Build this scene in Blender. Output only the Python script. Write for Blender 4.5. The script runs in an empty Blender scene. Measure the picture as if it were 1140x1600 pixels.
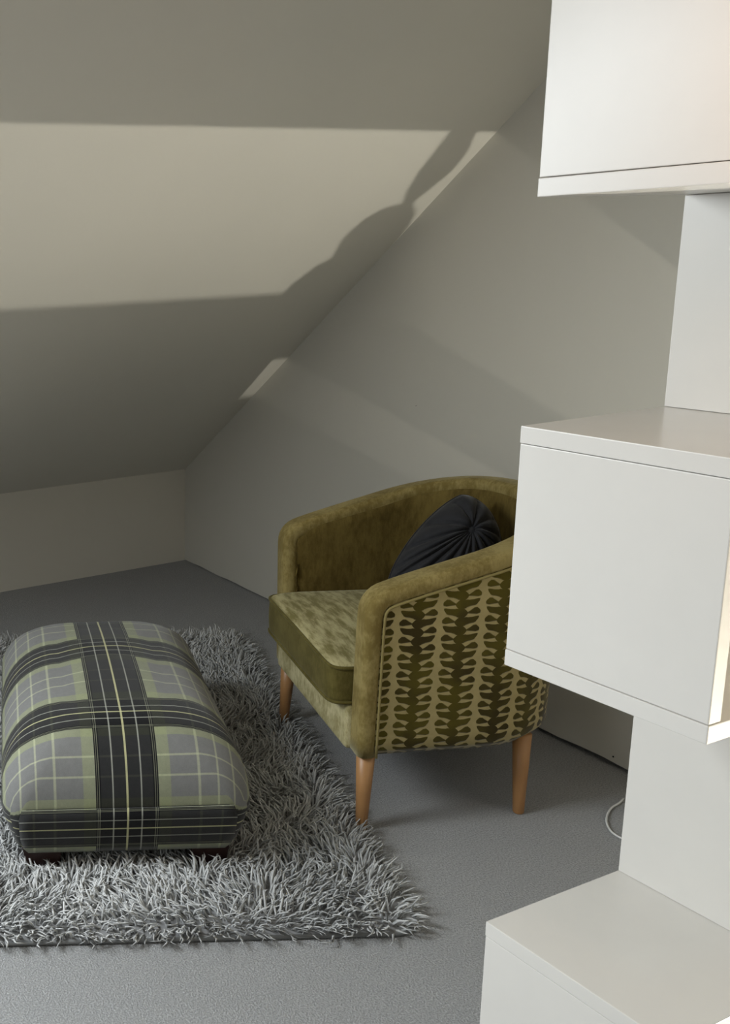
import bpy, bmesh, math, random
import numpy as np
from mathutils import Vector, Matrix

random.seed(7)
rng = np.random.default_rng(11)
scene = bpy.context.scene
COL = scene.collection

# ------------------------------------------------------------------ camera
# wide frame of which the photograph keeps the right part: the lens is shifted
cam_data = bpy.data.cameras.new('camera')
cam = bpy.data.objects.new('camera', cam_data)
COL.objects.link(cam)
scene.camera = cam
cam_data.sensor_fit = 'AUTO'
cam_data.sensor_width = 36.0
cam_data.lens = 1635.82387 / 1600 * 36
cam_data.shift_x = (570 + 9.78256) / 1600
cam_data.shift_y = (745.03971 - 800) / 1600
cam_data.clip_start = 0.02
YAW, PIT, ROL = 1.1590914488954884, 0.20930844059443157, -0.035751645256500576
_f = Vector((math.cos(PIT) * math.cos(YAW), math.cos(PIT) * math.sin(YAW), -math.sin(PIT)))
_r = Vector((math.sin(YAW), -math.cos(YAW), 0))
_u = _r.cross(_f)
_r2 = math.cos(ROL) * _r + math.sin(ROL) * _u
_u2 = -math.sin(ROL) * _r + math.cos(ROL) * _u
M = Matrix((_r2, _u2, -_f)).transposed().to_4x4()
M.translation = Vector((0, 0, 1.35))
cam.matrix_world = M

# ------------------------------------------------------------------ world and lights
world = bpy.data.worlds.new('world')
scene.world = world
world.use_nodes = True
bg = world.node_tree.nodes['Background']
bg.inputs[0].default_value = (0.80, 0.90, 1.0, 1)
bg.inputs[1].default_value = 1.0


def light(name, kind, loc, energy, color, **kw):
    d = bpy.data.lights.new(name, kind)
    d.energy = energy
    d.color = color
    aim = kw.pop('aim', None)
    for k, v in kw.items():
        setattr(d, k, v)
    o = bpy.data.objects.new(name, d)
    COL.objects.link(o)
    o.location = loc
    if aim is not None:
        o.rotation_euler = (Vector(aim) - Vector(loc)).to_track_quat('-Z', 'Y').to_euler()
    return o


# daylight entering by the window in the far end wall (left of the camera)
light('window_daylight', 'AREA', (-2.62, 0.75, 1.35), 7, (0.92, 0.97, 1.0), shape='RECTANGLE',
      size=1.3, size_y=1.3, aim=(0, 0.85, 1.2))
# daylight entering by the roof window in the slope, left of the frame
light('roof_window_daylight', 'AREA', (-0.42, 2.089, 1.647), 70, (0.90, 0.96, 1.0), shape='RECTANGLE',
      size=0.8, size_y=0.9, aim=(-0.42, 2.089 - .607, 1.647 - .7947))
# small low lamp behind the bookcase: shines up through the open shelf onto the slope
light('low_lamp', 'POINT', (2.08, -0.06, 0.165), 88, (1.0, 0.96, 0.86), shadow_soft_size=0.006)
# warm lamp right of the frame, grazing the top box
light('warm_lamp', 'POINT', (0.96, 0.50, 1.52), 1.1, (1.0, 0.52, 0.20), shadow_soft_size=0.06)

vs = scene.view_settings
vs.view_transform = 'Standard'
vs.look = 'None'
vs.gamma = 1.0
vs.exposure = 0.0
vs.use_curve_mapping = False


# ------------------------------------------------------------------ helpers
def lin(c):
    return tuple((x / 255 / 12.92) if x <= 10 else ((x / 255 + 0.055) / 1.055) ** 2.4 for x in c)


def mesh_obj(name, verts, faces, mat=None, parent=None, smooth=False, uvs=None):
    me = bpy.data.meshes.new(name)
    me.from_pydata([tuple(v) for v in verts], [], [tuple(f) for f in faces])
    if uvs is not None:
        lay = me.uv_layers.new(name='UVMap')
        flat = []
        for p in me.polygons:
            for li in p.loop_indices:
                flat.append(uvs[li])
        for li, uv in enumerate(flat):
            lay.data[li].uv = uv
    if smooth:
        me.polygons.foreach_set('use_smooth', [True] * len(me.polygons))
    me.update()
    o = bpy.data.objects.new(name, me)
    COL.objects.link(o)
    if mat:
        me.materials.append(mat)
    if parent:
        o.parent = parent
    return o


def bm_obj(name, bm, mat=None, parent=None, smooth=False):
    me = bpy.data.meshes.new(name)
    bm.normal_update()
    bm.to_mesh(me)
    bm.free()
    if smooth:
        me.polygons.foreach_set('use_smooth', [True] * len(me.polygons))
    o = bpy.data.objects.new(name, me)
    COL.objects.link(o)
    if mat:
        me.materials.append(mat)
    if parent:
        o.parent = parent
    return o


def box_bm(x0, x1, y0, y1, z0, z1, bevel=0.0, seg=2):
    bm = bmesh.new()
    bmesh.ops.create_cube(bm, size=1)
    for v in bm.verts:
        v.co = Vector((x0 + (v.co.x + .5) * (x1 - x0), y0 + (v.co.y + .5) * (y1 - y0), z0 + (v.co.z + .5) * (z1 - z0)))
    if bevel:
        bmesh.ops.bevel(bm, geom=bm.edges[:], offset=bevel, segments=seg, profile=0.6, affect='EDGES')
    return bm


def tube(points, radius, segs=8, closed=False):
    """verts, faces of a tube along points (radius scalar or list)"""
    n = len(points)
    P = [Vector(p) for p in points]
    V, Fc = [], []
    prev = None
    for i in range(n):
        t = (P[min(i + 1, n - 1)] - P[max(i - 1, 0)])
        t.normalize()
        a = Vector((0, 0, 1)) if abs(t.z) < .9 else Vector((1, 0, 0))
        if prev is not None:
            a = prev
        s = (a - t * a.dot(t)).normalized()
        prev = s
        b = t.cross(s)
        rr = radius[i] if hasattr(radius, '__len__') else radius
        for k in range(segs):
            th = 2 * math.pi * k / segs
            V.append(P[i] + s * (rr * math.cos(th)) + b * (rr * math.sin(th)))
    for i in range(n - 1):
        for k in range(segs):
            k2 = (k + 1) % segs
            Fc.append((i * segs + k, i * segs + k2, (i + 1) * segs + k2, (i + 1) * segs + k))
    Fc.append(tuple(range(segs - 1, -1, -1)))
    Fc.append(tuple((n - 1) * segs + k for k in range(segs)))
    return V, Fc


def empty(name, loc, label, cat, rz=0.0, group=None):
    o = bpy.data.objects.new(name, None)
    COL.objects.link(o)
    o.location = loc
    o.rotation_euler = (0, 0, rz)
    o.empty_display_size = 0.1
    tag(o, label, cat, group)
    return o


def tag(o, label, cat, group=None):
    o['label'] = label
    o['category'] = cat
    if group:
        o['group'] = group
    return o


def structure(o):
    o['kind'] = 'structure'
    return o


# node helper
class NT:
    def __init__(self, name):
        self.mat = bpy.data.materials.new(name)
        self.mat.use_nodes = True
        self.t = self.mat.node_tree
        self.bsdf = self.t.nodes['Principled BSDF']

    def node(self, typ, **kw):
        n = self.t.nodes.new(typ)
        for k, v in kw.items():
            setattr(n, k, v)
        return n

    def link(self, a, b):
        self.t.links.new(a, b)

    def put(self, sock, v):
        if isinstance(v, bpy.types.NodeSocket):
            self.link(v, sock)
        else:
            sock.default_value = v

    def m(self, op, a, b=None, c=None, clamp=False):
        n = self.node('ShaderNodeMath', operation=op, use_clamp=clamp)
        self.put(n.inputs[0], a)
        if b is not None:
            self.put(n.inputs[1], b)
        if c is not None:
            self.put(n.inputs[2], c)
        return n.outputs[0]

    def smooth(self, x, a, b):
        n = self.node('ShaderNodeMapRange', interpolation_type='SMOOTHSTEP')
        self.put(n.inputs[0], x)
        n.inputs[1].default_value = a
        n.inputs[2].default_value = b
        n.inputs[3].default_value = 0
        n.inputs[4].default_value = 1
        return n.outputs[0]

    def mix(self, fac, a, b, blend='MIX'):
        n = self.node('ShaderNodeMix', data_type='RGBA', blend_type=blend)
        self.put(n.inputs[0], fac)
        for s, v in ((n.inputs[6], a), (n.inputs[7], b)):
            if isinstance(v, bpy.types.NodeSocket):
                self.link(v, s)
            else:
                s.default_value = (v[0], v[1], v[2], 1)
        return n.outputs[2]

    def coord(self, which='Object', scale=(1, 1, 1)):
        n = self.node('ShaderNodeTexCoord')
        mp = self.node('ShaderNodeMapping')
        mp.inputs['Scale'].default_value = scale
        self.link(n.outputs[which], mp.inputs[0])
        return mp.outputs[0]

    def noise(self, vec, scale, detail=4, rough=0.55):
        n = self.node('ShaderNodeTexNoise')
        if vec is not None:
            self.link(vec, n.inputs['Vector'])
        n.inputs['Scale'].default_value = scale
        n.inputs['Detail'].default_value = detail
        n.inputs['Roughness'].default_value = rough
        return n.outputs[0]

    def bump(self, h, strength, dist):
        n = self.node('ShaderNodeBump')
        n.inputs['Strength'].default_value = strength
        n.inputs['Distance'].default_value = dist
        self.link(h, n.inputs['Height'])
        self.link(n.outputs[0], self.bsdf.inputs['Normal'])

    def base(self, v):
        self.put(self.bsdf.inputs['Base Color'], v if isinstance(v, bpy.types.NodeSocket) else (v[0], v[1], v[2], 1))

    def rough(self, v):
        self.put(self.bsdf.inputs['Roughness'], v)

    def set(self, **kw):
        for k, v in kw.items():
            self.bsdf.inputs[k.replace('_', ' ')].default_value = v


def paint(name, col, rough=0.75, bump=0.12):
    n = NT(name)
    c = n.coord('Object')
    big = n.noise(c, 1.6, 3)
    a = tuple(x * 0.96 for x in col)
    b = tuple(min(1, x * 1.04) for x in col)
    n.base(n.mix(big, a, b))
    n.rough(rough)
    n.set(Specular_IOR_Level=0.3)
    n.bump(n.noise(c, 90, 3), bump, 0.002)
    return n.mat


def simple(name, col, rough=0.5, **kw):
    n = NT(name)
    c = n.coord('Object')
    n.base(n.mix(n.noise(c, 9, 3), tuple(x * .96 for x in col), tuple(min(1, x * 1.04) for x in col)))
    n.rough(rough)
    n.set(**kw)
    return n.mat


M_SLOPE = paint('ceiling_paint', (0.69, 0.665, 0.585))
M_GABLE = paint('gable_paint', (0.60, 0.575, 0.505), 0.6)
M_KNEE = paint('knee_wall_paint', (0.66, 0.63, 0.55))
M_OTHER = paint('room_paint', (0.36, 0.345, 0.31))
M_WHITE = simple('white_gloss_board', (0.665, 0.642, 0.600), 0.25, Specular_IOR_Level=0.13)
M_EDGE = simple('white_board_edge', (0.84, 0.83, 0.80), 0.28)
M_DARK = simple('dark_gap', (0.012, 0.012, 0.012), 0.9)
M_CABLE = simple('white_cable', (0.75, 0.75, 0.73), 0.4)


def carpet_mat():
    n = NT('grey_carpet')
    c = n.coord('Object')
    f1 = n.smooth(n.noise(c, 260, 3, 0.75), .3, .7)
    f2 = n.noise(c, 6, 4)
    col = n.mix(f1, (0.36, 0.36, 0.362), (0.70, 0.70, 0.702))
    col = n.mix(n.m('MULTIPLY', f2, 0.35), col, (0.42, 0.42, 0.422))
    n.base(col)
    n.rough(0.95)
    n.set(Specular_IOR_Level=0.1)
    n.bump(f1, 0.8, 0.006)
    return n.mat


M_CARPET = carpet_mat()


# ------------------------------------------------------------------ room shell
KNEE_Y, KNEE_Z = 3.7385, 0.41
SL = 0.7638                                    # rise of the slope per metre towards the camera
CEIL = 2.40
YTOP = KNEE_Y - (CEIL - KNEE_Z) / SL
YBACK, XLEFT = -2.2, -2.8


def gx(y):                                     # the gable wall is a little out of square
    return 2.5395 - (KNEE_Y - y) * 0.05348


def prism(pts_a, pts_b):
    n = len(pts_a)
    f = [tuple(range(n)), tuple(range(2 * n - 1, n - 1, -1))]
    f += [(i, i + n, (i + 1) % n + n, (i + 1) % n) for i in range(n)]
    return list(pts_a) + list(pts_b), f


def slab(name, pts, off, mat):
    V, Fc = prism([Vector(p) for p in pts], [Vector(p) + Vector(off) for p in pts])
    o = mesh_obj(name, V, Fc, mat)
    bm = bmesh.new()
    bm.from_mesh(o.data)
    bmesh.ops.recalc_face_normals(bm, faces=bm.faces)
    bm.to_mesh(o.data)
    bm.free()
    return structure(o)


floor = slab('floor', [(XLEFT - .1, YBACK - .1, 0), (2.75, YBACK - .1, 0), (2.75, KNEE_Y + .1, 0), (XLEFT - .1, KNEE_Y + .1, 0)], (0, 0, -0.1), M_CARPET)
slope = slab('ceiling', [(XLEFT, KNEE_Y, KNEE_Z), (2.75, KNEE_Y, KNEE_Z), (2.75, YTOP, CEIL), (XLEFT, YTOP, CEIL)], (0, .06, .08), M_SLOPE)
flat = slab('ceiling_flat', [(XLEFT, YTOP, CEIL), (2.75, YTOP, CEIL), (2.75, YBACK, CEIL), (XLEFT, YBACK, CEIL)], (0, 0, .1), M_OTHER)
knee = slab('wall_back', [(XLEFT, KNEE_Y, 0), (2.75, KNEE_Y, 0), (2.75, KNEE_Y, KNEE_Z + .02), (XLEFT, KNEE_Y, KNEE_Z + .02)], (0, .08, 0), M_KNEE)


def gz(y):                                     # ragged gap above the carpet, wider to the right
    return 0.002 + 0.0125 * max(0, min(1, (KNEE_Y - y) / 2.1)) + 0.0016 * math.sin(y * 23) + 0.001 * math.sin(y * 61 + 1)


gp = [(gx(y), y, max(0.0015, gz(y))) for y in np.linspace(KNEE_Y, YBACK, 90)]
gp += [(gx(YBACK), YBACK, CEIL), (gx(YTOP), YTOP, CEIL), (gx(KNEE_Y), KNEE_Y, KNEE_Z)]
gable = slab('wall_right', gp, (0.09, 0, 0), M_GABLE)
gap = slab('gap_shade_1', [(gx(KNEE_Y) + .05, KNEE_Y, 0), (gx(YBACK) + .05, YBACK, 0), (gx(YBACK) + .05, YBACK, .05), (gx(KNEE_Y) + .05, KNEE_Y, .05)], (0.03, 0, 0), M_DARK)  # black strip set behind the wall's foot, standing in for the gap's shade
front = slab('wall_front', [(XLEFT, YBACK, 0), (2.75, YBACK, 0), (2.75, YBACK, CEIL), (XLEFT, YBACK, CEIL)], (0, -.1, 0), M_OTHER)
# end wall left of the camera, with its window opening
WY0, WY1, WZ0, WZ1 = 0.05, 1.45, 0.65, 2.05
for i, (a, b, c, d) in enumerate(((YBACK, WY0, 0, CEIL), (WY1, KNEE_Y, 0, CEIL), (WY0, WY1, 0, WZ0), (WY0, WY1, WZ1, CEIL))):
    pts = [(XLEFT, a, c), (XLEFT, b, c), (XLEFT, b, d), (XLEFT, a, d)]
    if i == 1:
        pts = [(XLEFT, a, 0), (XLEFT, KNEE_Y, 0), (XLEFT, KNEE_Y, KNEE_Z), (XLEFT, a, KNEE_Z + (KNEE_Y - a) * SL)]
    slab('wall_left', pts, (-.1, 0, 0), M_OTHER)
win = structure(empty('window_1', (XLEFT, WY0, WZ0), 'white framed window in the end wall', 'window'))
del win['label'], win['category']
for (a, b, c, d) in ((0, 1.4, 0, .06), (0, 1.4, 1.34, 1.4), (0, .06, .06, 1.34), (1.34, 1.4, .06, 1.34)):
    bm_obj('window_frame', box_bm(-.08, -.02, a, b, c, d, .004), M_WHITE, win)

rw = structure(bpy.data.objects.new('window_2', None))
COL.objects.link(rw)
rw.location = (-0.42, 2.10, KNEE_Z + (KNEE_Y - 2.10) * SL)
rw.rotation_euler = (-math.atan(SL), 0, 0)
for (a, b, c, d) in ((-.46, .46, -.51, -.45), (-.46, .46, .45, .51), (-.46, -.40, -.45, .45), (.40, .46, -.45, .45)):
    bm_obj('window_frame', box_bm(a, b, c, d, -.022, .01, .004), M_WHITE, rw)

for (y, z, rr) in ((1.641, 0.030, 0.0022), (2.393, 0.850, 0.0012)):
    V, Fc = tube([(gx(y) - .0015, y, z), (gx(y) + .002, y, z)], rr, 8)
    mesh_obj('nail_hole', V, Fc, M_DARK, gable)

# ------------------------------------------------------------------ bookcase
BX, BY = 1.1098, 0.9075
LY, DX, T = 0.2584, 0.2662, 0.0216
XE_BOX, XE_GAP = 2.14, 2.372
book = empty('zigzag_bookcase', (BX, BY, 0), 'white glossy zigzag bookcase with stacked staggered boxes at right', 'bookcase', rz=0.001)
zb = [(0.0, 0.43), (0.8054, 1.1198), (1.3936, 1.708)]


def bpart(name, x0, x1, y0, y1, z0, z1, mat, bev=0.0012, par=None):
    return bm_obj(name, box_bm(x0 - BX, x1 - BX, y0, y1, z0, z1, bev), mat, par or book)


for i, (z0, z1) in enumerate(zb):
    bpart('shelf', BX, XE_GAP, -LY, 0, z0, z0 + T, M_WHITE)
    bpart('shelf', BX, XE_GAP, -LY, 0, z1 - T, z1, M_WHITE)
    s = bpart('side_panel', BX + .0006, BX + T, -LY + .0006, -.0006, z0 + T + .0008, z1 - T - .0008, M_WHITE)
    bpart('side_panel', XE_BOX - T, XE_BOX, -LY + .0006, -.0006, z0 + T + .0008, z1 - T - .0008, M_WHITE)
    bpart('back_panel', BX + T, XE_BOX - T, -.010, -.003, z0 + T, z1 - T, M_WHITE)
for (z0, z1) in ((0.43, 0.8054), (1.1198, 1.3936)):
    bpart('upright_panel', BX + DX, BX + DX + T, -LY + .001, -.001, z0 + .0004, z1 - .0004, M_WHITE)
    bpart('upright_panel', XE_GAP - T, XE_GAP, -LY + .001, -.001, z0 + .0004, z1 - .0004, M_WHITE)

bpart('added_light_block', XE_BOX, XE_GAP, -LY, -LY + T, 0, .298, M_WHITE)  # unseen board added to cut the low lamp's light below the lower shelf

# ornament on the open lower shelf; only its shadow shows on the slope
orn = empty('shelf_ornament', (2.175, 0.78, 0.43), 'cut-out ornament on the open shelf casting the bulbous shadow on the slope', 'ornament')


def lathe(profile, segs=20):
    V, Fc = [], []
    for (r_, z) in profile:
        for k in range(segs):
            th = 2 * math.pi * k / segs
            V.append((r_ * math.cos(th), r_ * math.sin(th), z))
    for i in range(len(profile) - 1):
        for k in range(segs):
            k2 = (k + 1) % segs
            Fc.append((i * segs + k, i * segs + k2, (i + 1) * segs + k2, (i + 1) * segs + k))
    Fc.append(tuple(range(segs - 1, -1, -1)))
    Fc.append(tuple((len(profile) - 1) * segs + k for k in range(segs)))
    return V, Fc


M_ORN = simple('ornament_clay', (0.35, 0.28, 0.2), 0.6)
# low mound, round body, thin neck and flaring stalk, cut from thick board
for nm, th_, pts in (
        ('mound', .030, [(2.1132, .430), (2.1189, .486), (2.1310, .5131), (2.1455, .5265), (2.1759, .530), (2.2063, .5233), (2.2096, .4989), (2.2081, .4835), (2.2112, .430)]),
        ('body', .026, [(2.1454, .5255), (2.1416, .541), (2.1363, .5621), (2.1403, .5792), (2.1534, .5952), (2.1683, .6015), (2.1799, .6023), (2.1892, .6011), (2.2020, .587), (2.2071, .5692), (2.2085, .5378), (2.2063, .5240)]),
        ('stalk', .022, [(2.1801, .600), (2.1801, .6092), (2.1688, .6319), (2.1623, .6644), (2.1608, .696), (2.1593, .7158), (2.1568, .760), (2.1853, .760), (2.1921, .7164), (2.2037, .6814), (2.2040, .6544), (2.1939, .6267), (2.1873, .612), (2.1874, .600)])):
    V, Fc = prism([Vector((x - 2.175, -th_ / 2, z - .43)) for x, z in pts], [Vector((x - 2.175, th_ / 2, z - .43)) for x, z in pts])
    mesh_obj(nm, V, Fc, M_ORN, orn)

# cable behind the bookcase
cps = [(2.30, 1.520), (2.2698, 1.5106), (2.2405, 1.5058), (2.205, 1.4913), (2.1691, 1.4681), (2.1443, 1.4404), (2.1361, 1.4173), (2.140, 1.395), (2.16, 1.36), (2.21, 1.30), (2.26, 1.22)]
sm = []
for i in range(len(cps) - 1):
    p0, p1, p2, p3 = [Vector((*cps[max(0, min(len(cps) - 1, j))], .004)) for j in (i - 1, i, i + 1, i + 2)]
    for k in range(5):
        t = k / 5
        sm.append(.5 * ((2 * p1) + (p2 - p0) * t + (2 * p0 - 5 * p1 + 4 * p2 - p3) * t * t + (3 * p1 - p0 - 3 * p2 + p3) * t ** 3))
V, Fc = tube(sm, 0.0023, 8)
tag(mesh_obj('power_cable', V, Fc, M_CABLE, None, True), 'thin white cable looping on the carpet behind the bookcase', 'cable')


# ------------------------------------------------------------------ fabrics
def velvet_mat():
    n = NT('olive_velvet')
    c = n.coord('Object', (1, 1, 1))
    a = n.noise(n.coord('Object', (1, 1, .55)), 9, 6, 0.65)
    b = n.noise(n.coord('Object', (1, 1, .35)), 70, 4, 0.7)
    f = n.m('ADD', n.m('MULTIPLY', a, .62), n.m('MULTIPLY', b, .38))
    f = n.smooth(f, 0.38, 0.66)
    n.base(n.mix(f, (0.078, 0.051, 0.010), (0.170, 0.122, 0.032)))
    n.rough(0.8)
    n.set(Sheen_Weight=0.35, Sheen_Roughness=0.4, Specular_IOR_Level=0.15)
    n.bsdf.inputs['Sheen Tint'].default_value = (0.8, 0.75, 0.5, 1)
    n.bump(b, 0.25, 0.003)
    return n.mat


def velvet_plain(name, lo, hi):
    n = NT(name)
    a = n.noise(n.coord('Object'), 14, 5, 0.6)
    b = n.noise(n.coord('Object', (1, 1, .4)), 120, 3, 0.7)
    f = n.smooth(n.m('ADD', n.m('MULTIPLY', a, .6), n.m('MULTIPLY', b, .4)), .38, .64)
    n.base(n.mix(f, lo, hi))
    n.rough(0.85)
    n.set(Sheen_Weight=0.3, Sheen_Roughness=0.4, Specular_IOR_Level=0.15)
    n.bsdf.inputs['Sheen Tint'].default_value = (0.8, 0.75, 0.5, 1)
    n.bump(b, 0.2, 0.002)
    return n.mat


def seat_velvet():
    n = NT('crushed_velvet_seat')
    v = n.coord('Object')
    wob = n.noise(v, 5, 3)
    st = n.node('ShaderNodeMapping')
    st.inputs['Rotation'].default_value = (0, 0, math.radians(12))
    st.inputs['Scale'].default_value = (1, .22, 1)
    n.link(v, st.inputs[0])
    a = n.noise(st.outputs[0], 60, 5, .65)
    f = n.smooth(n.m('ADD', n.m('MULTIPLY', a, .7), n.m('MULTIPLY', wob, .3)), .40, .60)
    n.base(n.mix(f, (0.17, 0.145, 0.05), (0.42, 0.375, 0.20)))
    n.rough(0.8)
    n.set(Sheen_Weight=0.35, Sheen_Roughness=0.4, Specular_IOR_Level=0.15)
    n.bsdf.inputs['Sheen Tint'].default_value = (0.8, 0.75, 0.5, 1)
    n.bump(a, 0.25, 0.003)
    return n.mat


def pattern_mat():
    n = NT('cut_velvet_pattern')
    uv = n.node('ShaderNodeUVMap')
    sep = n.node('ShaderNodeSeparateXYZ')
    n.link(uv.outputs[0], sep.inputs[0])
    U, V = sep.outputs[0], sep.outputs[1]
    PU, PV = 0.097, 0.0208
    cu = n.m('DIVIDE', U, PU)
    # trunk zigzags over two rows
    wav = n.m('MULTIPLY', n.m('SINE', n.m('MULTIPLY', V, math.pi / PV)), 0.045)
    cu = n.m('ADD', n.m('ADD', cu, wav), 0.28)
    fu = n.m('SUBTRACT', n.m('FRACT', cu), 0.5)          # dark trunk at 0, tan stem at +-0.5
    au = n.m('ABSOLUTE', fu)
    side = n.m('GREATER_THAN', fu, 0.0)
    row = n.m('SUBTRACT', n.m('DIVIDE', V, PV), n.m('MULTIPLY', au, 0.9))
    dist = n.m('ABSOLUTE', n.m('SUBTRACT', n.m('FRACT', row), 0.5))
    par = n.m('MODULO', n.m('ADD', n.m('FLOOR', row), 40.0), 2.0)
    ybr = n.m('ABSOLUTE', n.m('SUBTRACT', par, side))    # 1 = branch growing out of the trunk, 0 = teardrop

    def ramp(pts):
        r = n.node('ShaderNodeValToRGB')
        r.color_ramp.interpolation = 'LINEAR'
        el = r.color_ramp.elements
        while len(el) < len(pts):
            el.new(0.5)
        for e, (p, v) in zip(el, pts):
            e.position = p
            e.color = (v, v, v, 1)
        n.link(n.m('MULTIPLY', au, 2.0), r.inputs[0])
        sp = n.node('ShaderNodeSeparateXYZ')
        n.link(r.outputs[0], sp.inputs[0])
        return sp.outputs[0]
    hy_ = ramp([(0, .6), (.16, .58), (.30, .43), (.50, .37), (.70, .39), (.79, .33), (.85, .0), (1, 0)])
    ht_ = ramp([(0, .6), (.14, .50), (.21, .08), (.38, .19), (.64, .38), (.78, .34), (.85, .0), (1, 0)])
    half = n.m('ADD', n.m('MULTIPLY', hy_, ybr), n.m('MULTIPLY', ht_, n.m('SUBTRACT', 1.0, ybr)))
    # the lobe end: nothing dark beyond it
    half = n.m('SUBTRACT', half, n.m('MULTIPLY', n.smooth(au, .415, .425), .2))
    dark = n.smooth(n.m('SUBTRACT', half, dist), -0.05, 0.05)
    tan = n.m('SUBTRACT', 1.0, dark)
    patch = n.noise(n.coord('Object'), 7, 3)
    dk = n.mix(n.smooth(patch, .35, .65), (0.042, 0.030, 0.006), (0.092, 0.073, 0.008))
    tn = n.mix(n.noise(n.coord('Object'), 60, 3), (0.33, 0.265, 0.115), (0.42, 0.345, 0.165))
    n.base(n.mix(tan, dk, tn))
    n.rough(0.85)
    n.set(Sheen_Weight=0.2, Sheen_Roughness=0.4, Specular_IOR_Level=0.15)
    inv = n.m('SUBTRACT', 1.0, tan)
    n.bump(inv, 0.6, 0.004)
    return n.mat


def wood_mat(name, a, b):
    n = NT(name)
    c = n.coord('Object', (14, 14, 1.2))
    n.base(n.mix(n.noise(c, 4, 5, .6), a, b))
    n.rough(0.42)
    return n.mat


M_VEL = velvet_mat()
M_BAND = velvet_plain('band_velvet', (0.175, 0.127, 0.036), (0.315, 0.248, 0.095))
M_RAIL = velvet_plain('rail_velvet', (0.27, 0.23, 0.10), (0.56, 0.50, 0.29))
M_SEAT = seat_velvet()
M_BORDER = velvet_plain('cushion_border_velvet', (0.075, 0.060, 0.013), (0.125, 0.102, 0.028))
M_PAT = pattern_mat()
M_PIPE = simple('piping_velvet', (0.24, 0.19, 0.065), 0.85)
M_BEECH = wood_mat('beech_leg', (0.32, 0.155, 0.055), (0.44, 0.235, 0.095))
M_UNDER = simple('black_under_cloth', (0.02, 0.02, 0.018), 0.9)

# ------------------------------------------------------------------ tub armchair
# local x = towards the chair's back, local y = towards its far arm
CH_ANG = 1.1922
chair = empty('tub_armchair', (1.7496, 1.9962, 0), 'olive green velvet tub armchair with patterned outside and wooden legs', 'armchair', rz=CH_ANG - math.pi / 2)
W, D1, DB, NE = 0.666, 0.2707, 0.2989, 2.2755
ZA, ZB, KR, ZBOT, SB = 0.5824, 0.7352, 0.914, 0.182, 0.954
TH = 0.072


def outline(inset=0.0, taper=1.0, N=56, NS=12):
    """plan curve from the right arm front (-y) round the back to the left arm front"""
    a = W / 2 * taper - inset
    b = DB - (1 - taper) * W / 2 - inset
    P = [(D1 * i / NS, -a) for i in range(NS)]
    for i in range(N + 1):
        th = math.pi * i / N - math.pi / 2
        c, s = math.cos(th), math.sin(th)
        P.append((D1 + b * abs(c) ** (2 / NE), a * math.copysign(abs(s) ** (2 / NE), s)))
    P += [(D1 * (NS - 1 - i) / NS, a) for i in range(NS)]
    return P


def rim(d):
    s = max(0, min(1, d / (D1 + DB)))
    return ZA + (ZB - ZA) * (s * KR + (1 - KR) * (1 - (1 - s) ** 2))


def panel(name, inset, zlow, drop, mat, rows=14, taper_low=1.0, front_in=0.0, flip=False, low_roll=0.0, top_roll=0.0):
    """wall strip following the plan curve from zlow to the rim"""
    top = outline(inset)
    low = outline(inset, taper_low)
    n = len(top)
    arc = [0]
    for i in range(1, n):
        arc.append(arc[-1] + math.dist(top[i], top[i - 1]))
    V, Fc, UV = [], [], []
    for j in range(rows + 1):
        t = j / rows
        for i in range(n):
            zt = RIMZ[i] - drop
            if top_roll and top[i][0] < .085:
                zt -= 14 * (.085 - top[i][0]) ** 2
            z = zlow + (zt - zlow) * t
            k = max(0, min(1, (z - zlow) / (RIMZ[i] - zlow)))
            x = low[i][0] + (top[i][0] - low[i][0]) * k
            y = low[i][1] + (top[i][1] - low[i][1]) * k
            if low_roll and z - zlow < low_roll:                      # turn under at the bottom edge
                q = 1 - (z - zlow) / low_roll
                cx = 0.28
                dx, dy = x - cx, y
                L = math.hypot(dx, dy)
                r_ = low_roll * (1 - math.sqrt(max(0, 1 - q * q)))
                x -= dx / L * r_
                y -= dy / L * r_
            if top_roll and RIMZ[i] - drop - z < top_roll:            # lean into the rim band at the top
                q = 1 - (RIMZ[i] - drop - z) / top_roll
                cx = 0.28
                dx, dy = x - cx, y
                L = math.hypot(dx, dy)
                r_ = .022 * (1 - math.sqrt(max(0, 1 - q * q)))
                x += dx / L * r_
                y += dy / L * r_
            if i == 0 or i == n - 1:
                x = front_in
            x = max(x, front_in)
            if flip and x < .10:                                      # dies into the front post
                y += math.copysign(.0075 * (1 - (x - front_in) / (.10 - front_in)), y)
            V.append((x, y, z))
            UV.append((arc[i], z))
    for j in range(rows):
        for i in range(n - 1):
            q = (j * n + i, j * n + i + 1, (j + 1) * n + i + 1, (j + 1) * n + i)
            Fc.append(q[::-1] if flip else q)
    uvs = [UV[k] for q in Fc for k in q]
    o = mesh_obj(name, V, Fc, mat, chair, True, uvs)
    md = o.modifiers.new('thick', 'SOLIDIFY')
    md.thickness = 0.012
    md.offset = -1
    return o


RIMZ = [rim(p[0]) for p in outline(0)]

outer = panel('outer_panel', 0.004, ZBOT, 0.022, M_PAT, rows=16, taper_low=SB, front_in=0.02, low_roll=0.03)
inner = panel('inner_panel', TH + 0.004, 0.27, 0.006, M_VEL, rows=16, front_in=0.034, flip=True, top_roll=0.03)

# rim band: swept up the right front post, round the top, down the left post
oc = outline(TH / 2)
path = []
fr = [(0.024, -1), ]
HB = 0.021                                                          # half depth of the band


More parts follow.
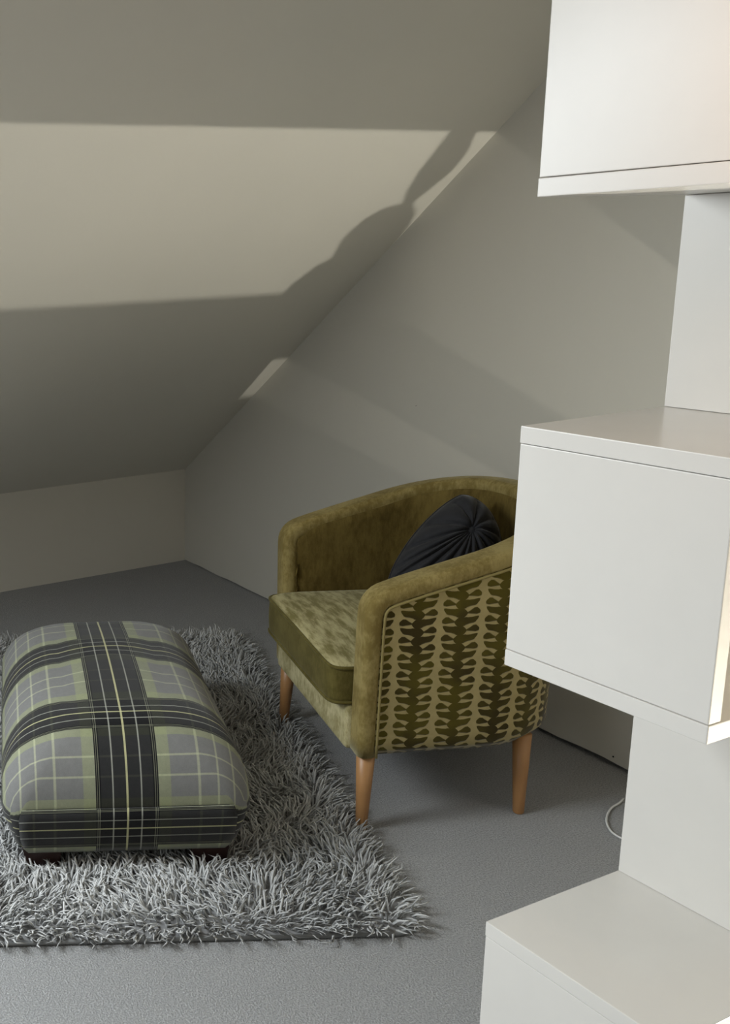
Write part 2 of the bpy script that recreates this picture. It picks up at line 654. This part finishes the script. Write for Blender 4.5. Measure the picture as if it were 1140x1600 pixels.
def post_pts(side):
    yb = side * (W / 2 * SB - TH / 2)
    yt = side * (W / 2 - TH / 2)
    pts = []
    for z in np.linspace(ZBOT + .006, ZA - .075, 9):
        k = (z - ZBOT) / (ZA - ZBOT)
        pts.append(Vector((HB, yb + (yt - yb) * k, z)))
    # turn onto the arm
    R_ = 0.045
    end_z = ZA - HB + 0.012
    for a in np.linspace(0.0, math.pi / 2 * .87, 8)[0:]:
        pts.append(Vector((HB + R_ * (1 - math.cos(a)), yt, end_z - R_ + .004 + R_ * math.sin(a))))
    return pts


right = post_pts(-1)
left = post_pts(1)
topc = []
for i, p in enumerate(oc):
    if p[0] > 0.085:
        topc.append(Vector((p[0], p[1], RIMZ[i] - HB)))
path = right + topc + left[::-1]
# resample / smooth
for _ in range(2):
    path = [path[0]] + [(path[i - 1] + path[i] * 2 + path[i + 1]) / 4 for i in range(1, len(path) - 1)] + [path[-1]]


def sweep_band(path, hw, hd, rc, up_hint):
    """rounded-rectangle section: hw across the wall, hd in the wall plane"""
    sec = []
    for cx, cy, a0 in ((hw - rc, hd - rc, 0), (-hw + rc, hd - rc, 90), (-hw + rc, -hd + rc, 180), (hw - rc, -hd + rc, 270)):
        for k in range(5):
            a = math.radians(a0 + k * 22.5)
            sec.append((cx + rc * math.cos(a), cy + rc * math.sin(a)))
    V, Fc = [], []
    n, m_ = len(path), len(sec)
    N_ = []
    for i in range(n):
        t = (path[min(i + 1, n - 1)] - path[max(i - 1, 0)]).normalized()
        out = up_hint(i, path[i])
        out = (out - t * out.dot(t)).normalized()
        s = out.cross(t)                                             # in the wall plane
        N_.append((out, s))
        for (a, b) in sec:
            V.append(path[i] + out * a + s * b)
    for i in range(n - 1):
        for k in range(m_):
            k2 = (k + 1) % m_
            Fc.append((i * m_ + k, i * m_ + k2, (i + 1) * m_ + k2, (i + 1) * m_ + k))
    Fc.append(tuple(range(m_ - 1, -1, -1)))
    Fc.append(tuple((n - 1) * m_ + k for k in range(m_)))
    return V, Fc, N_


def wall_out(i, p):
    if p.x < D1:
        return Vector((0, math.copysign(1, p.y), 0))
    a, b = W / 2, DB
    gxn = math.copysign(abs((p.x - D1) / b) ** (NE - 1) / b, 1)
    gyn = math.copysign(abs(p.y / a) ** (NE - 1) / a, p.y)
    return Vector((gxn, gyn, 0)).normalized()


V, Fc, NN = sweep_band(path, TH / 2, HB, 0.017, wall_out)
band = mesh_obj('rim_band', V, Fc, M_BAND, chair, True)
# piping where the band meets the patterned outside
pp = []
for p, (o_, s_) in zip(path, NN):
    side = s_
    inward = Vector((0.3, 0, 0.4)) - Vector((p.x, 0, p.z))
    if s_.dot(inward) < 0:
        side = -s_
    pp.append(p + o_ * (TH / 2 - .001) + side * (HB - .002))
V, Fc = tube(pp, 0.0032, 8)
mesh_obj('piping', V, Fc, M_PIPE, chair, True)

# front rail below the cushion
bm = box_bm(-.012, .05, -W / 2 * SB + TH - .016, W / 2 * SB - TH + .016, ZBOT, .298, .014, 3)
bm_obj('front_rail', bm, M_RAIL, chair, True)
# underside
ub = [(x * .96 + .01, y * .94) for x, y in outline(0.03, SB)]
V, Fc = prism([Vector((x, y, ZBOT + .004)) for x, y in ub], [Vector((x, y, ZBOT + .02)) for x, y in ub])
mesh_obj('underside', V, Fc, M_UNDER, chair)

# seat cushion: same plan as the well, domed top
a_in = W / 2 - TH - .002
cpl = []
N = 128
FD, BD = -0.048, D1 + DB - TH - .006
for k in range(N):
    th = 2 * math.pi * k / N
    c, s = math.cos(th), math.sin(th)
    if c < 0:                                                       # front half: nearly square
        x = 0.22 + (0.22 - FD) * math.copysign(abs(c) ** (2 / 16), c)
        y = a_in * math.copysign(abs(s) ** (2 / 16), s)
    else:
        x = 0.22 + (BD - 0.22) * abs(c) ** (2 / 2.6)
        y = a_in * math.copysign(abs(s) ** (2 / 2.6), s)
    cpl.append((x, y))


def cushion_z(x, y):
    return 0.397 + 0.022 * max(0, 1 - (y / a_in) ** 2) * max(0, 1 - ((x - .2) / .28) ** 2) + .004 * math.sin(9 * x + 4 * y)


V, Fc = [], []
rings = [1.0, .985, .95, .86, .72, .55, .36, .18]
for q in rings:
    for (x, y) in cpl:
        xx, yy = .2 + (x - .2) * q, y * q
        e = 1 - q
        drop = 0.010 * max(0, 1 - e / .05) ** 2
        V.append((xx, yy, cushion_z(xx, yy) - drop))
for j in range(len(rings) - 1):
    for k in range(N):
        k2 = (k + 1) % N
        Fc.append((j * N + k, j * N + k2, (j + 1) * N + k2, (j + 1) * N + k))
V.append((.2, 0, cushion_z(.2, 0)))
for k in range(N):
    Fc.append(((len(rings) - 1) * N + k, (len(rings) - 1) * N + (k + 1) % N, len(V) - 1))
seat = mesh_obj('seat_cushion', V, Fc, M_SEAT, chair, True)
V, Fc = [], []
zs = np.linspace(0, 1, 7)
for t in zs:
    for (x, y) in cpl:
        b = 1 + .010 * math.sin(math.pi * t)
        xx, yy = .2 + (x - .2) * b, y * min(b, 1.0)
        V.append((xx, yy, .296 + (cushion_z(x, y) - .010 - .296) * t))
for j in range(6):
    for k in range(N):
        k2 = (k + 1) % N
        Fc.append((j * N + k, j * N + k2, (j + 1) * N + k2, (j + 1) * N + k))
Fc.append(tuple(range(N - 1, -1, -1)))
brd = mesh_obj('cushion_border', V, Fc, M_BORDER, seat, True)
for zf in (1.0, 0.0):
    pts = []
    for (x, y) in cpl + cpl[:1]:
        pts.append((x, y, (cushion_z(x, y) - .009) if zf else .299))
    V, Fc = tube(pts, 0.0045, 6)
    mesh_obj('cushion_piping', V, Fc, M_BORDER, seat, True)


def leg(x, y, tx, ty, h=ZBOT + .012, r0=.0215, r1=.0125):
    V, Fc = lathe([(r1 * .8, 0), (r1, .003), (r1 + (r0 - r1) * .5, h * .5), (r0, h)], 18)
    V = [(px + x + (tx - x) * pz / h, py + y + (ty - y) * pz / h, pz) for px, py, pz in V]
    mesh_obj('leg', V, Fc, M_BEECH, chair, True)


LEGS = ((.017, -.304, .027, -.290), (.012, .266, .026, .272), (.412, -.268, .420, -.246), (.412, .252, .420, .240))
for L4 in LEGS:
    leg(*L4)


# ------------------------------------------------------------------ dark ruched cushion on the chair
def pillow_mat():
    n = NT('charcoal_velvet')
    b = n.noise(n.coord('Object'), 60, 3)
    n.base(n.mix(b, (0.014, 0.014, 0.016), (0.030, 0.030, 0.033)))
    n.rough(0.75)
    n.set(Sheen_Weight=0.25, Sheen_Roughness=0.35, Specular_IOR_Level=0.2)
    return n.mat


M_PIL = pillow_mat()
pil = empty('scatter_cushion', (1.7496, 1.9962, 0.40), 'charcoal velvet scatter cushion with gathered pleats in the armchair corner', 'cushion', rz=CH_ANG - math.pi / 2)
NU, NV = 168, 26
# square cushion standing on one corner; pleats gather to a knot high on its face
PL, PU, PRt, PB = Vector((.190, .010, .105)), Vector((.385, .055, .305)), Vector((.455, -.030, .175)), Vector((.285, -.085, .012))
PC = (PL + PU + PRt + PB) / 4
nrm = (PRt - PL).cross(PU - PB).normalized()
if nrm.y > 0:
    nrm = -nrm
KN = PC + (PU - PC) * .36 + (PRt - PC) * .30


def pil_pt(r_, th, face):
    c_, s_ = math.cos(th), math.sin(th)
    hx_ = (PRt if c_ > 0 else PL) - PC
    hz_ = (PU if s_ > 0 else PB) - PC
    b = PC + hx_ * abs(c_) ** 1.25 + hz_ * abs(s_) ** 1.25
    p = KN + (b - KN) * r_
    hgt = (.085 if face > 0 else .05) * max(0.0, 1 - r_ ** 2.2) ** .6 - .022 * math.exp(-(r_ / .14) ** 2)
    fold = abs(math.sin(th * 7.5 + .8 * math.sin(2 * th) + .9 * r_ * math.sin(th * 2 + .4)))
    hgt -= .016 * (1 - fold ** .6) * min(1, r_ * 3) * min(1, (1.02 - r_) * 6)
    return p + nrm * (face * max(hgt, 0) + .002 * face)


V, Fc = [], []
for face in (1, -1):
    base = len(V)
    for j in range(NV + 1):
        for i in range(NU):
            V.append(pil_pt(.03 + .97 * j / NV, 2 * math.pi * i / NU, face))
    for j in range(NV):
        for i in range(NU):
            i2 = (i + 1) % NU
            q = (base + j * NU + i, base + (j + 1) * NU + i, base + (j + 1) * NU + i2, base + j * NU + i2)
            Fc.append(q if face > 0 else q[::-1])
V = [Vector((v.x, v.y, max(v.z, .0))) for v in V]
mesh_obj('pleated_cover', V, Fc, M_PIL, pil, True)
ring = [pil_pt(.995, 2 * math.pi * k / 60, 1) for k in range(61)]
V, Fc = tube([(p.x, p.y, max(p.z, .004)) for p in ring], .002, 6)
mesh_obj('seam', V, Fc, M_PIL, pil, True)
V, Fc = lathe([(.001, 0), (.010, .001), (.013, .004), (.010, .008), (.001, .010)], 14)
rot = nrm.to_track_quat('Z', 'Y').to_matrix()
mesh_obj('button', [KN + nrm * .060 + rot @ Vector(v) for v in V], Fc, M_PIL, pil, True)


# ------------------------------------------------------------------ rug
RUG_A = 1.1426
ru = Vector((math.cos(RUG_A), math.sin(RUG_A), 0))                    # along the right edge, away from the camera
rv = Vector((-math.sin(RUG_A), math.cos(RUG_A), 0))                   # along the front edge, to the left
RL, RW = 1.66, 1.22
rug = empty('shaggy_rug', (1.486, 1.352, 0), 'pale grey shaggy long-pile rug lying on the carpet', 'rug', rz=RUG_A)
# local x = away along the right edge, local y = to the left along the front edge
RC = 0.06


def rrect(inset=0.0, n=8):
    P = []
    r_ = RC - inset
    for cx, cy, a0 in ((RC, RC, 180), (RL - RC, RC, 270), (RL - RC, RW - RC, 0), (RC, RW - RC, 90)):
        for k in range(n + 1):
            a = math.radians(a0 + 90 * k / n)
            P.append((cx + r_ * math.cos(a), cy + r_ * math.sin(a)))
    return P


M_BACKING = simple('rug_backing', (0.22, 0.22, 0.22), 0.95)
M_BIND = simple('rug_binding', (0.20, 0.205, 0.205), 0.9)
pr = rrect(.004)
V, Fc = prism([Vector((x, y, .0)) for x, y in pr], [Vector((x, y, .008)) for x, y in pr])
Fc = [f[::-1] for f in Fc]
mesh_obj('backing', V, Fc, M_BACKING, rug)
pr = rrect(0.0)
V, Fc = tube([(x, y, .006) for x, y in pr + pr[:1]], .0045, 6)
mesh_obj('binding', V, Fc, M_BIND, rug, True)


def pile_mat():
    n = NT('shaggy_pile')
    at = n.node('ShaderNodeAttribute', attribute_name='tone')
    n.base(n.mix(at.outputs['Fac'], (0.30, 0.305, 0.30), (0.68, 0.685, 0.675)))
    n.rough(0.7)
    n.set(Sheen_Weight=0.25, Specular_IOR_Level=0.2)
    return n.mat


M_PILE = pile_mat()
Rrug = Matrix.Rotation(RUG_A, 4, 'Z')
OTT_O = Vector((1.0745, 1.8043, 0))
OTT_A = 1.143


def build_pile():
    step = 0.0098
    nx, ny = int(RL / step), int(RW / step)
    gx_, gy_ = np.meshgrid(np.arange(nx) * step + step / 2, np.arange(ny) * step + step / 2, indexing='ij')
    P = np.stack([gx_.ravel(), gy_.ravel()], 1)
    P += rng.uniform(-.0048, .0048, P.shape)
    # inside the rounded outline
    qx = np.maximum(np.abs(P[:, 0] - RL / 2) - (RL / 2 - RC), 0)
    qy = np.maximum(np.abs(P[:, 1] - RW / 2) - (RW / 2 - RC), 0)
    P = P[np.hypot(qx, qy) < RC - .006]
    c, s = math.cos(RUG_A), math.sin(RUG_A)
    wx = 1.486 + P[:, 0] * c - P[:, 1] * s
    wy = 1.352 + P[:, 0] * s + P[:, 1] * c
    keep = wx > 0.45
    # keep the pile clear of chair and ottoman feet
    for (fx, fy, fr) in PILE_HOLES:
        keep &= np.hypot(wx - fx, wy - fy) > fr
    # shorter under the ottoman
    P = P[keep]
    wx, wy = wx[keep], wy[keep]
    n = len(P)
    # smooth lean field
    def field(sx, sy, k):
        return (np.sin(P[:, 0] * sx + k) * np.cos(P[:, 1] * sy + 1.7 * k) + .6 * np.sin(P[:, 0] * sy * 1.9 + P[:, 1] * sx * 1.3 + 2.1 * k))
    ang = 1.5 * field(9, 11, .4) + 1.2 * field(23, 19, 2.2) + rng.normal(0, .85, n)
    # near the edges lean outward
    dE = np.minimum(np.minimum(P[:, 0], RL - P[:, 0]), np.minimum(P[:, 1], RW - P[:, 1]))
    ox = np.where(P[:, 0] < .06, -1.0, 0) + np.where(P[:, 0] > RL - .06, 1.0, 0)
    oy = np.where(P[:, 1] < .06, -1.0, 0) + np.where(P[:, 1] > RW - .06, 1.0, 0)
    ew = np.clip(1 - dE / .06, 0, 1) * 2.4 + .5
    lx, ly = np.cos(ang) + ew * ox, np.sin(ang) + ew * oy
    L_ = np.hypot(lx, ly) + 1e-6
    lx, ly = lx / L_, ly / L_
    length = rng.uniform(.034, .062, n)
    lean = np.clip(rng.normal(.80, .22, n), .15, 1.25)
    lean = np.where(dE < .035, np.clip(lean + .30, .2, 1.42), lean)
    wid = rng.uniform(.0020, .0034, n)
    tone = np.clip(.5 + .22 * field(7, 6, 3.3) + rng.normal(0, .16, n), 0, 1)
    oq = (wx - OTT_O.x) * math.cos(OTT_A) + (wy - OTT_O.y) * math.sin(OTT_A)
    ov = (wx - OTT_O.x) * -math.sin(OTT_A) + (wy - OTT_O.y) * math.cos(OTT_A)
    under = (oq > -.01) & (oq < .74) & (np.abs(ov) < .25)
    length = np.where(under, length * .75, length)
    # each tuft: three-sided tapering lock bent over, 3 rings + tip
    K = 3
    ts = np.array([0, .45, .8])
    rad = np.array([.75, 1.0, .75])
    verts = np.zeros((n, K * 3 + 1, 3))
    for r_i in range(K):
        t = ts[r_i]
        hor = length * np.sin(lean) * (t * (.35 + .65 * t))
        up = length * np.cos(lean) * t * (1.15 - .25 * t) + .006
        for k in range(3):
            a = 2 * math.pi * k / 3 + ang
            verts[:, r_i * 3 + k, 0] = P[:, 0] + lx * hor + np.cos(a) * wid * rad[r_i]
            verts[:, r_i * 3 + k, 1] = P[:, 1] + ly * hor + np.sin(a) * wid * rad[r_i]
            verts[:, r_i * 3 + k, 2] = up + (0.0008 * (k - 1))
    curl = rng.normal(0, .25, n)
    hx, hy = lx * np.cos(curl) - ly * np.sin(curl), lx * np.sin(curl) + ly * np.cos(curl)
    verts[:, -1, 0] = P[:, 0] + hx * length * np.sin(lean) * 1.02
    verts[:, -1, 1] = P[:, 1] + hy * length * np.sin(lean) * 1.02
    verts[:, -1, 2] = np.maximum(.006 + length * np.cos(lean) * .88, .004)
    fl = []
    for r_i in range(K - 1):
        for k in range(3):
            k2 = (k + 1) % 3
            a, b, c_, d = r_i * 3 + k, r_i * 3 + k2, (r_i + 1) * 3 + k2, (r_i + 1) * 3 + k
            fl += [(a, b, c_), (a, c_, d)]
    for k in range(3):
        fl.append(((K - 1) * 3 + k, (K - 1) * 3 + (k + 1) % 3, K * 3))
    fl = np.array(fl)
    nv = K * 3 + 1
    F = (fl[None] + (np.arange(n) * nv)[:, None, None]).reshape(-1, 3)
    me = bpy.data.meshes.new('pile')
    me.vertices.add(n * nv)
    me.vertices.foreach_set('co', verts.reshape(-1))
    me.loops.add(F.size)
    me.loops.foreach_set('vertex_index', F.reshape(-1).astype(np.int32))
    me.polygons.add(len(F))
    me.polygons.foreach_set('loop_start', np.arange(0, F.size, 3, dtype=np.int32))
    me.polygons.foreach_set('use_smooth', np.ones(len(F), dtype=bool))
    me.update(calc_edges=True)
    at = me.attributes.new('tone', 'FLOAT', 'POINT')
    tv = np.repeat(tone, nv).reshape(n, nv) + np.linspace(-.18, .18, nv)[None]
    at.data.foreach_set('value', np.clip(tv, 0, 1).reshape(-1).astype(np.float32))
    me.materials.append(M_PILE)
    o = bpy.data.objects.new('pile', me)
    COL.objects.link(o)
    o.parent = rug
    o['kind'] = 'stuff'
    return n


# ------------------------------------------------------------------ tartan ottoman
def tartan_mat():
    n = NT('grey_tartan_wool')
    uv = n.node('ShaderNodeUVMap')
    sep = n.node('ShaderNodeSeparateXYZ')
    n.link(uv.outputs[0], sep.inputs[0])

    def band_fn(x, lo, hi, e=.0012):
        return n.m('MULTIPLY', n.smooth(x, lo - e, lo + e), n.m('SUBTRACT', 1.0, n.smooth(x, hi - e, hi + e)))

    def sett(c, period):
        f = n.m('ABSOLUTE', n.m('MULTIPLY', n.m('SUBTRACT', n.m('FRACT', n.m('ADD', n.m('DIVIDE', c, period), .5)), .5), period))
        return dict(green=band_fn(f, .0675, .094), pale=n.m('MAXIMUM', band_fn(f, .154, .160), band_fn(f, .200, .2055)) if period > .4 else n.m('MAXIMUM', band_fn(f, .150, .1555), band_fn(f, .20, .2)),
                    dark=n.m('LESS_THAN', f, .0675), edge=band_fn(f, .0565, .0675),
                    thin=n.m('MAXIMUM', band_fn(f, .0592, .0608, .0005), band_fn(f, .0636, .0648, .0005)),
                    white=band_fn(f, .0290, .0320, .0006), yellow=n.m('LESS_THAN', f, .0022))
    A, B = sett(sep.outputs[0], .36), sett(sep.outputs[1], .405)
    col = n.mix(n.m('MULTIPLY', A['green'], .0), (0.195, 0.195, 0.19), (0, 0, 0))
    for s_ in (A, B):
        col = n.mix(n.m('MULTIPLY', s_['green'], .55), col, (0.30, 0.325, 0.17))
    for s_ in (A, B):
        col = n.mix(n.m('MULTIPLY', s_['pale'], .38), col, (0.58, 0.60, 0.38))
    for s_ in (A, B):
        k_ = n.m('ADD', n.m('MULTIPLY', s_['dark'], .885), n.m('MULTIPLY', s_['edge'], .10))
        col = n.mix(k_, col, (0.004, 0.004, 0.005))
    for s_ in (A, B):
        col = n.mix(n.m('MULTIPLY', s_['thin'], .30), col, (0.55, 0.56, 0.40))
        col = n.mix(n.m('MULTIPLY', s_['white'], .42), col, (0.66, 0.67, 0.58))
        col = n.mix(n.m('MULTIPLY', s_['yellow'], .60), col, (0.74, 0.72, 0.40))
    fine = n.noise(n.coord('Object'), 700, 2, .7)
    mid = n.noise(n.coord('Object'), 90, 3, .6)
    k = n.m('ADD', n.m('MULTIPLY', fine, .45), n.m('ADD', n.m('MULTIPLY', mid, .25), .65))
    hs = n.node('ShaderNodeHueSaturation')
    n.link(col, hs.inputs['Color'])
    n.link(k, hs.inputs['Value'])
    n.base(hs.outputs[0])
    n.rough(0.9)
    n.set(Sheen_Weight=0.2, Specular_IOR_Level=0.1)
    n.bump(fine, 0.35, 0.0015)
    return n.mat


M_TARTAN = tartan_mat()
M_FOOT = wood_mat('dark_mahogany', (0.018, 0.006, 0.005), (0.04, 0.014, 0.011))
ott = empty('tartan_footstool', (OTT_O.x, OTT_O.y, 0), 'grey and green tartan upholstered footstool on dark feet, standing on the rug', 'footstool', rz=OTT_A)
# local x = away from the camera along the length, local y = left
OL, OW = 0.762, 0.475
OZ0, OZ1 = 0.062, 0.362


def build_ottoman():
    # vertical profile: (outward offset, z); then rolls over onto a slightly domed top
    prof = [(-.004, OZ0), (0.006, OZ0 + .012), (.016, OZ0 + .04), (.026, OZ0 + .07), (.033, .155)]
    cz, cr, co = .180, .150, -.116
    for a in np.linspace(0, math.pi / 2, 12):
        prof.append((co + cr * math.cos(a), cz + (OZ1 - .018 - cz) * math.sin(a)))
    inner = [.12, .17, .22]
    nseg_x, nseg_y, nc = 26, 20, 8
    # outline parameterised per side so that corners have a definite side
    rc0 = .075

    def ring(off, z):
        """list of (x, y, side) round the rectangle grown by off; side 0 front,1 right,2 back,3 left"""
        hx0, hx1 = -off, OL + off
        hy = OW / 2 + off
        r_ = 0.028 + .070 * max(0, min(1, (z - .09) / .24))
        P = []
        def arc(cx, cy, a0, a1, n):
            for k in range(n):
                a = math.radians(a0 + (a1 - a0) * (k + .5) / n)
                P.append((cx + r_ * math.cos(a), cy + r_ * math.sin(a), (math.cos(a), math.sin(a))))
        # front side (x = hx0) from left (+y) to right (-y)
        for k in range(nseg_y + 1):
            t = k / nseg_y
            P.append((hx0, (hy - r_) * (1 - 2 * t), (-1, 0)))
        arc(hx0 + r_, -hy + r_, 180, 270, nc)
        for k in range(nseg_x + 1):
            t = k / nseg_x
            P.append((hx0 + r_ + (hx1 - hx0 - 2 * r_) * t, -hy, (0, -1)))
        arc(hx1 - r_, -hy + r_, 270, 360, nc)
        for k in range(nseg_y + 1):
            t = k / nseg_y
            P.append((hx1, (-hy + r_) + 2 * (hy - r_) * t, (1, 0)))
        arc(hx1 - r_, hy - r_, 0, 90, nc)
        for k in range(nseg_x + 1):
            t = k / nseg_x
            P.append((hx1 - r_ - (hx1 - hx0 - 2 * r_) * t, hy, (0, 1)))
        arc(hx0 + r_, hy - r_, 90, 180, nc)
        return P
    rings = []
    for (off, z) in prof:
        rings.append([(x, y, z, s) for x, y, s in ring(off, z)])
    last = prof[-1]
    hy = OW / 2
    for q in (.80, .62, .44, .27, .12):
        base = rings[len(prof) - 1]
        cx = OL / 2
        rr = []
        for (x, y, z, s) in base:
            xx, yy = cx + (x - cx) * q, y * q
            rr.append((xx, yy, last[1] + .018 * (1 - q ** 2), s))
        rings.append(rr)
    n = len(rings[0])
    V = [(x, y, z) for r_ in rings for (x, y, z, s) in r_]
    # arc length down the section from the rim of the top
    alen = [0.0] * len(rings)
    top_i = len(prof) - 1
    for j in range(top_i - 1, -1, -1):
        (o0, z0), (o1, z1) = prof[j], prof[j + 1]
        alen[j] = alen[j + 1] + math.hypot(o0 - o1, z0 - z1)
    Ttop = rings[top_i]
    x0e, x1e, hye = -co, OL + co, OW / 2 + co
    Rm = (cr + (OZ1 - .018 - cz)) / 2
    ROLL = Rm * math.pi / 2
    FRONT_K = (.36 - OTT_U0 + x0e) / (ROLL + cz - .128)

    def run(t):
        """cloth length from the edge of the flat top out to horizontal reach t"""
        return Rm * math.asin(max(0, min(1, t / cr)))

    def gx_(x):
        if x < x0e:
            return -(x0e - OTT_U0) + FRONT_K * run(x0e - x)
        if x > x1e:
            return -(x1e - OTT_U0) - run(x - x1e)
        return -(x - OTT_U0)

    def gy_(y):
        return y if abs(y) < hye else math.copysign(hye + run(abs(y) - hye), y)

    def uv(j, i, side=None):
        x, y, z, s = rings[j][i]
        s = side or s
        drop = max(0.0, cz - z)
        if drop == 0:
            return (gx_(x), gy_(y))
        if abs(s[0]) > abs(s[1]):                                     # front and back: drop runs along u
            if s[0] < 0:
                return (-(x0e - OTT_U0) + FRONT_K * (ROLL + drop), gy_(y))
            return (-(x1e - OTT_U0) - ROLL - drop, gy_(y))
        return (gx_(x), math.copysign(hye + ROLL + drop, s[1]))
    Fc, uvs = [], []
    for j in range(len(rings) - 1):
        for i in range(n):
            i2 = (i + 1) % n
            q = ((j, i), (j + 1, i), (j + 1, i2), (j, i2))
            Fc.append(tuple(a * n + b for a, b in q))
            uvs += [uv(a, b, rings[j][i][3]) for a, b in q]
    # closing top
    c_i = len(V)
    V.append((OL / 2, 0, last[1] + .018))
    for i in range(n):
        i2 = (i + 1) % n
        J = len(rings) - 1
        Fc.append((J * n + i, c_i, J * n + i2))
        uvs += [uv(J, i), (-(OL / 2 - OTT_U0), 0), uv(J, i2)]
    Fc.append(tuple(range(n)))
    uvs += [(0.2, 0.2)] * n
    o = mesh_obj('upholstery', V, Fc, M_TARTAN, ott, True, uvs)
    # the front skirt is folded over the wrapped corners and stands a little proud
    V2, F2, U2 = [], [], []
    rows = [j for j in range(len(prof)) if prof[j][1] < .185]
    m_ = nseg_y + 1
    for j in rows:
        for i in range(m_):
            x, y, z, s = rings[j][i]
            V2.append((x - .0035, y * 1.05, z - (.004 if j == 0 else 0)))
    for a in range(len(rows) - 1):
        for i in range(m_ - 1):
            q = (a * m_ + i, (a + 1) * m_ + i, (a + 1) * m_ + i + 1, a * m_ + i + 1)
            F2.append(q)
            for k in q:
                u_, _ = uv(rows[k // m_], k % m_)
                U2.append((u_, V2[k][1]))
    fl = mesh_obj('front_skirt', V2, F2, M_TARTAN, ott, True, U2)
    md = fl.modifiers.new('thick', 'SOLIDIFY')
    md.thickness = .0025
    md.offset = -1
    return o


OTT_U0 = 0.085
build_ottoman()
PILE_HOLES = []
for (fx, fy) in ((.035, .185), (.035, -.185), (OL - .035, .185), (OL - .035, -.185)):
    bm = box_bm(fx - .032, fx + .032, fy - .045, fy + .045, .008, OZ0 + .012, 0)
    for v in bm.verts:
        if v.co.z < .02:
            v.co.x = fx + (v.co.x - fx) * .72
            v.co.y = fy + (v.co.y - fy) * .80
    bmesh.ops.bevel(bm, geom=bm.edges[:], offset=.003, segments=2, affect='EDGES')
    bm_obj('foot', bm, M_FOOT, ott)
    c, s = math.cos(OTT_A), math.sin(OTT_A)
    PILE_HOLES.append((OTT_O.x + fx * c - fy * s, OTT_O.y + fx * s + fy * c, .045))
cc, cs = math.cos(CH_ANG - math.pi / 2), math.sin(CH_ANG - math.pi / 2)
for (lx_, ly_, _a, _b) in LEGS:
    PILE_HOLES.append((1.7496 + lx_ * cc - ly_ * cs, 1.9962 + lx_ * cs + ly_ * cc, .018))
build_pile()
